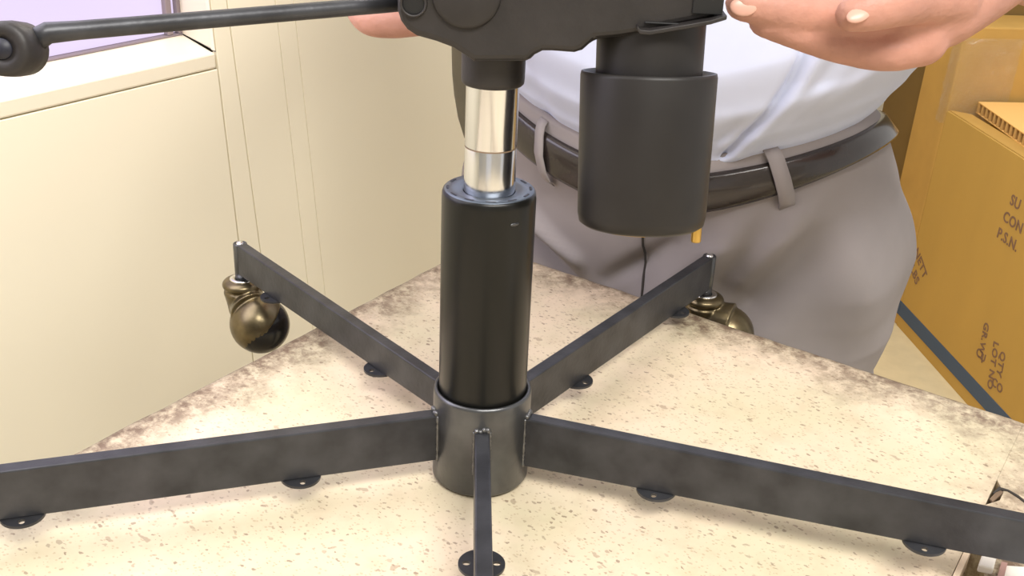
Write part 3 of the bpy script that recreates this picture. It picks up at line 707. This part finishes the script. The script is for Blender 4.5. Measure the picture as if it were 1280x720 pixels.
for sg in (-1, 1):
    bm = bmesh.new()
    rows = []
    for q_, hw, h_ in ((.265, .030, .05), (.24, .036, .085), (.18, .040, .09), (.12, .045, .062), (.06, .044, .045), (.02, .030, .03)):
        ring = []
        for k in range(16):
            t = 2*pi*k/16; ring.append(bm.verts.new(S(.12+sg*.10+hw*cos(t), q_, FLOOR+max(0, h_*.5+h_*.5*sin(t)*1.05))))
        rows.append(ring)
    for a_, b_ in zip(rows, rows[1:]):
        for k in range(16): bm.faces.new((a_[k], a_[(k+1) % 16], b_[(k+1) % 16], b_[k]))
    bm.faces.new(rows[0]); bm.faces.new(rows[-1][::-1]); obj('shoe', bm, M_shoe, pr, smooth=True)

# ---------------------------------------------------------------- cardboard boxes at the right
F1 = Vector((.94479, 1.98351, FLOOR)); FD = Vector((.14437, -.98952, 0)); FN = Vector((.98952, .14437, 0))
BXM = Matrix((FD, FN, Vector((0, 0, 1)))).transposed().to_4x4(); BXM.translation = F1          # x towards the camera, y into the box
def boxthing(name, label, cat): e = empty(name, BXM); tag(e, label, cat); return e
def rect(x0, x1, y0, y1, z0, z1, name, m, parent, bevel=.002): bm = bmesh.new(); box(bm, (x0, y0, z0), (x1, y1, z1)); return obj(name, bm, m, parent, bevel=bevel)
H = .561
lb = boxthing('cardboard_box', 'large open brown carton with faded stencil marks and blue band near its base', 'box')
XF = .062
rect(XF, 1.10, 0, .005, 0, H, 'side_panel', M_card, lb, .001)
rect(XF, 1.10, .60, .605, 0, H, 'side_panel', M_card, lb, .001)
rect(1.095, 1.10, .005, .60, 0, H, 'side_panel', M_card, lb, .001)
rect(XF, XF+.005, .005, .60, 0, H-.03, 'side_panel', M_card, lb, .001)
rect(XF, 1.095, .005, .60, 0, .005, 'bottom_panel', M_card, lb, .001)
rect(XF, 1.1015, -.0012, .0002, .030, .066, 'printed_band', M_stripe, lb, 0)
bm = bmesh.new(); prism(bm, [(XF, .006), (1.095, .006), (1.095, .05), (XF+.03, .045)], H-.004, H+.0015, 'z'); obj('folded_flap', bm, M_card2, lb, bevel=.001)
bx2 = boxthing('tall_carton', 'tall brown carton behind the open box, its corner taped over with clear film', 'box')
H2 = -.096-FLOOR
rect(-.085, XF-.002, 0, .62, 0, H2, 'carton_body', M_card2, bx2, .004)
rect(-.085, XF-.002, -.0012, .0002, .030, .066, 'printed_band', M_stripe, bx2, 0)
bm = bmesh.new()
nx, nz = 10, 14; g = {}
for i in range(nx+1):
    for j in range(nz+1):
        t = i/nx; zz = .53+.20*j/nz
        if t < .35: x_, y_ = XF-.035+.1*t+.0, -.003
        else: x_, y_ = XF+.004, -.003+(t-.35)*.22
        w_ = .010*noise.noise(Vector((t*7, zz*45, 2))); g[i, j] = bm.verts.new((x_+(abs(w_) if t >= .35 else 0), y_-(abs(w_) if t < .35 else 0), zz))
for i in range(nx):
    for j in range(nz): bm.faces.new((g[i, j], g[i+1, j], g[i+1, j+1], g[i, j+1]))
obj('clear_tape', bm, M_film, bx2, smooth=True)
bx3 = boxthing('cardboard_box', 'brown carton coloured as if in shade, mostly hidden between the person and the tall carton', 'box')
rect(-.30, -.090, .02, .40, 0, H2+.16, 'carton_body', mat('shaded_cardboard', srgb(122, 96, 48), .8, 0, .05, 9), bx3, .003)  # shade behind the person is put into this carton's colour
# corrugated sheet lying across the open box
P1 = hit(1223, 127, (0, 0, FLOOR+H+.0275), (0, 0, 1)); P2 = hit(1285, 170, (0, 0, FLOOR+H+.0275), (0, 0, 1)); P3 = hit(1330, 126, (0, 0, FLOOR+H+.0275), (0, 0, 1))
sh_ = max(0, XF+.006-(P1-F1).dot(FD)); P1 += FD*sh_; P2 += FD*sh_; P3 += FD*(sh_+.02)
d1_ = (P2-P1).normalized(); n1 = Vector((-d1_.y, d1_.x, 0)); 
if n1.dot(P3-P1) < 0: n1 = -n1
SM = Matrix((d1_, n1, Vector((0, 0, 1)))).transposed().to_4x4()
if SM.determinant() < 0: SM = Matrix((d1_, n1, Vector((0, 0, 1)))).transposed().to_4x4()
SM.translation = Vector((P1.x, P1.y, FLOOR+H+.0018))
cs_ = empty('corrugated_sheet', SM); tag(cs_, 'pale double-wall corrugated sheet lying on the open carton, fluted edge showing', 'cardboard sheet')
ang = math.atan2((P3-P1).dot(n1), (P3-P1).dot(d1_)); k_ = (P3-P1).normalized(); kx, ky = k_.dot(d1_), k_.dot(n1)
LS, WS = .42, .34
def para(t0, t1): return [(0, 0), (LS, 0), (LS+kx*WS, ky*WS), (kx*WS, ky*WS)]
bm = bmesh.new(); prism(bm, para(0, 1), .0235, .0255, 'z'); obj('liner', bm, M_sheetc, cs_)
bm = bmesh.new(); prism(bm, para(0, 1), 0, .0015, 'z'); obj('liner', bm, M_sheetc, cs_)
bm = bmesh.new()
nf = 20
for k in range(nf):
    x0 = LS*k/nf+.001; w_ = LS/nf*.45
    prism(bm, [(x0, .0005), (x0+w_, .0005), (x0+w_+kx*.06, ky*.06), (x0+kx*.06, ky*.06)], .0015, .0235, 'z')
o = obj('flutes', bm, M_flute, cs_, kind='stuff')
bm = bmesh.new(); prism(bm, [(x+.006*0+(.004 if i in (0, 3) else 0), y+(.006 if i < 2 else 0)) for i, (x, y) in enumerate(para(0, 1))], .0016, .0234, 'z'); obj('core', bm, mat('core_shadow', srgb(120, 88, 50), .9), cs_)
# faded print on the box side
def text(txt, x, z, size, rot, parent):
    cu = bpy.data.curves.new('print', 'FONT'); cu.body = txt; cu.size = size; cu.extrude = .0003; cu.space_character = 1.05; cu.offset = .0006; cu.resolution_u = 3
    o = bpy.data.objects.new('t', cu); C.objects.link(o)
    me = bpy.data.meshes.new_from_object(o.evaluated_get(bpy.context.evaluated_depsgraph_get())); bpy.data.objects.remove(o)
    me.materials.clear(); me.materials.append(M_ink); p_ = bpy.data.objects.new('printed_text', me); C.objects.link(p_); p_.parent = parent
    p_.matrix_local = Matrix.Translation((x, -.0006, z)) @ Matrix.Rotation(pi/2, 4, 'X') @ Matrix.Rotation(rot, 4, 'Z'); return p_
text('SU', .392, .462, .032, 0, lb); text('CON', .383, .422, .032, 0, lb); text('P.S.N.', .378, .382, .032, 0, lb)
text('GR.WT', .418, .200, .027, radians(-82), lb); text('CU', .418, .118, .027, 0, lb)
text('LOT NO', .468, .180, .027, radians(-78), lb); text('QTY', .500, .175, .027, radians(-82), lb); text('CO', .500, .092, .027, 0, lb)
text('NETT', .066, .205, .032, radians(-30), lb); text('LBS', .066, .160, .032, radians(-30), lb)
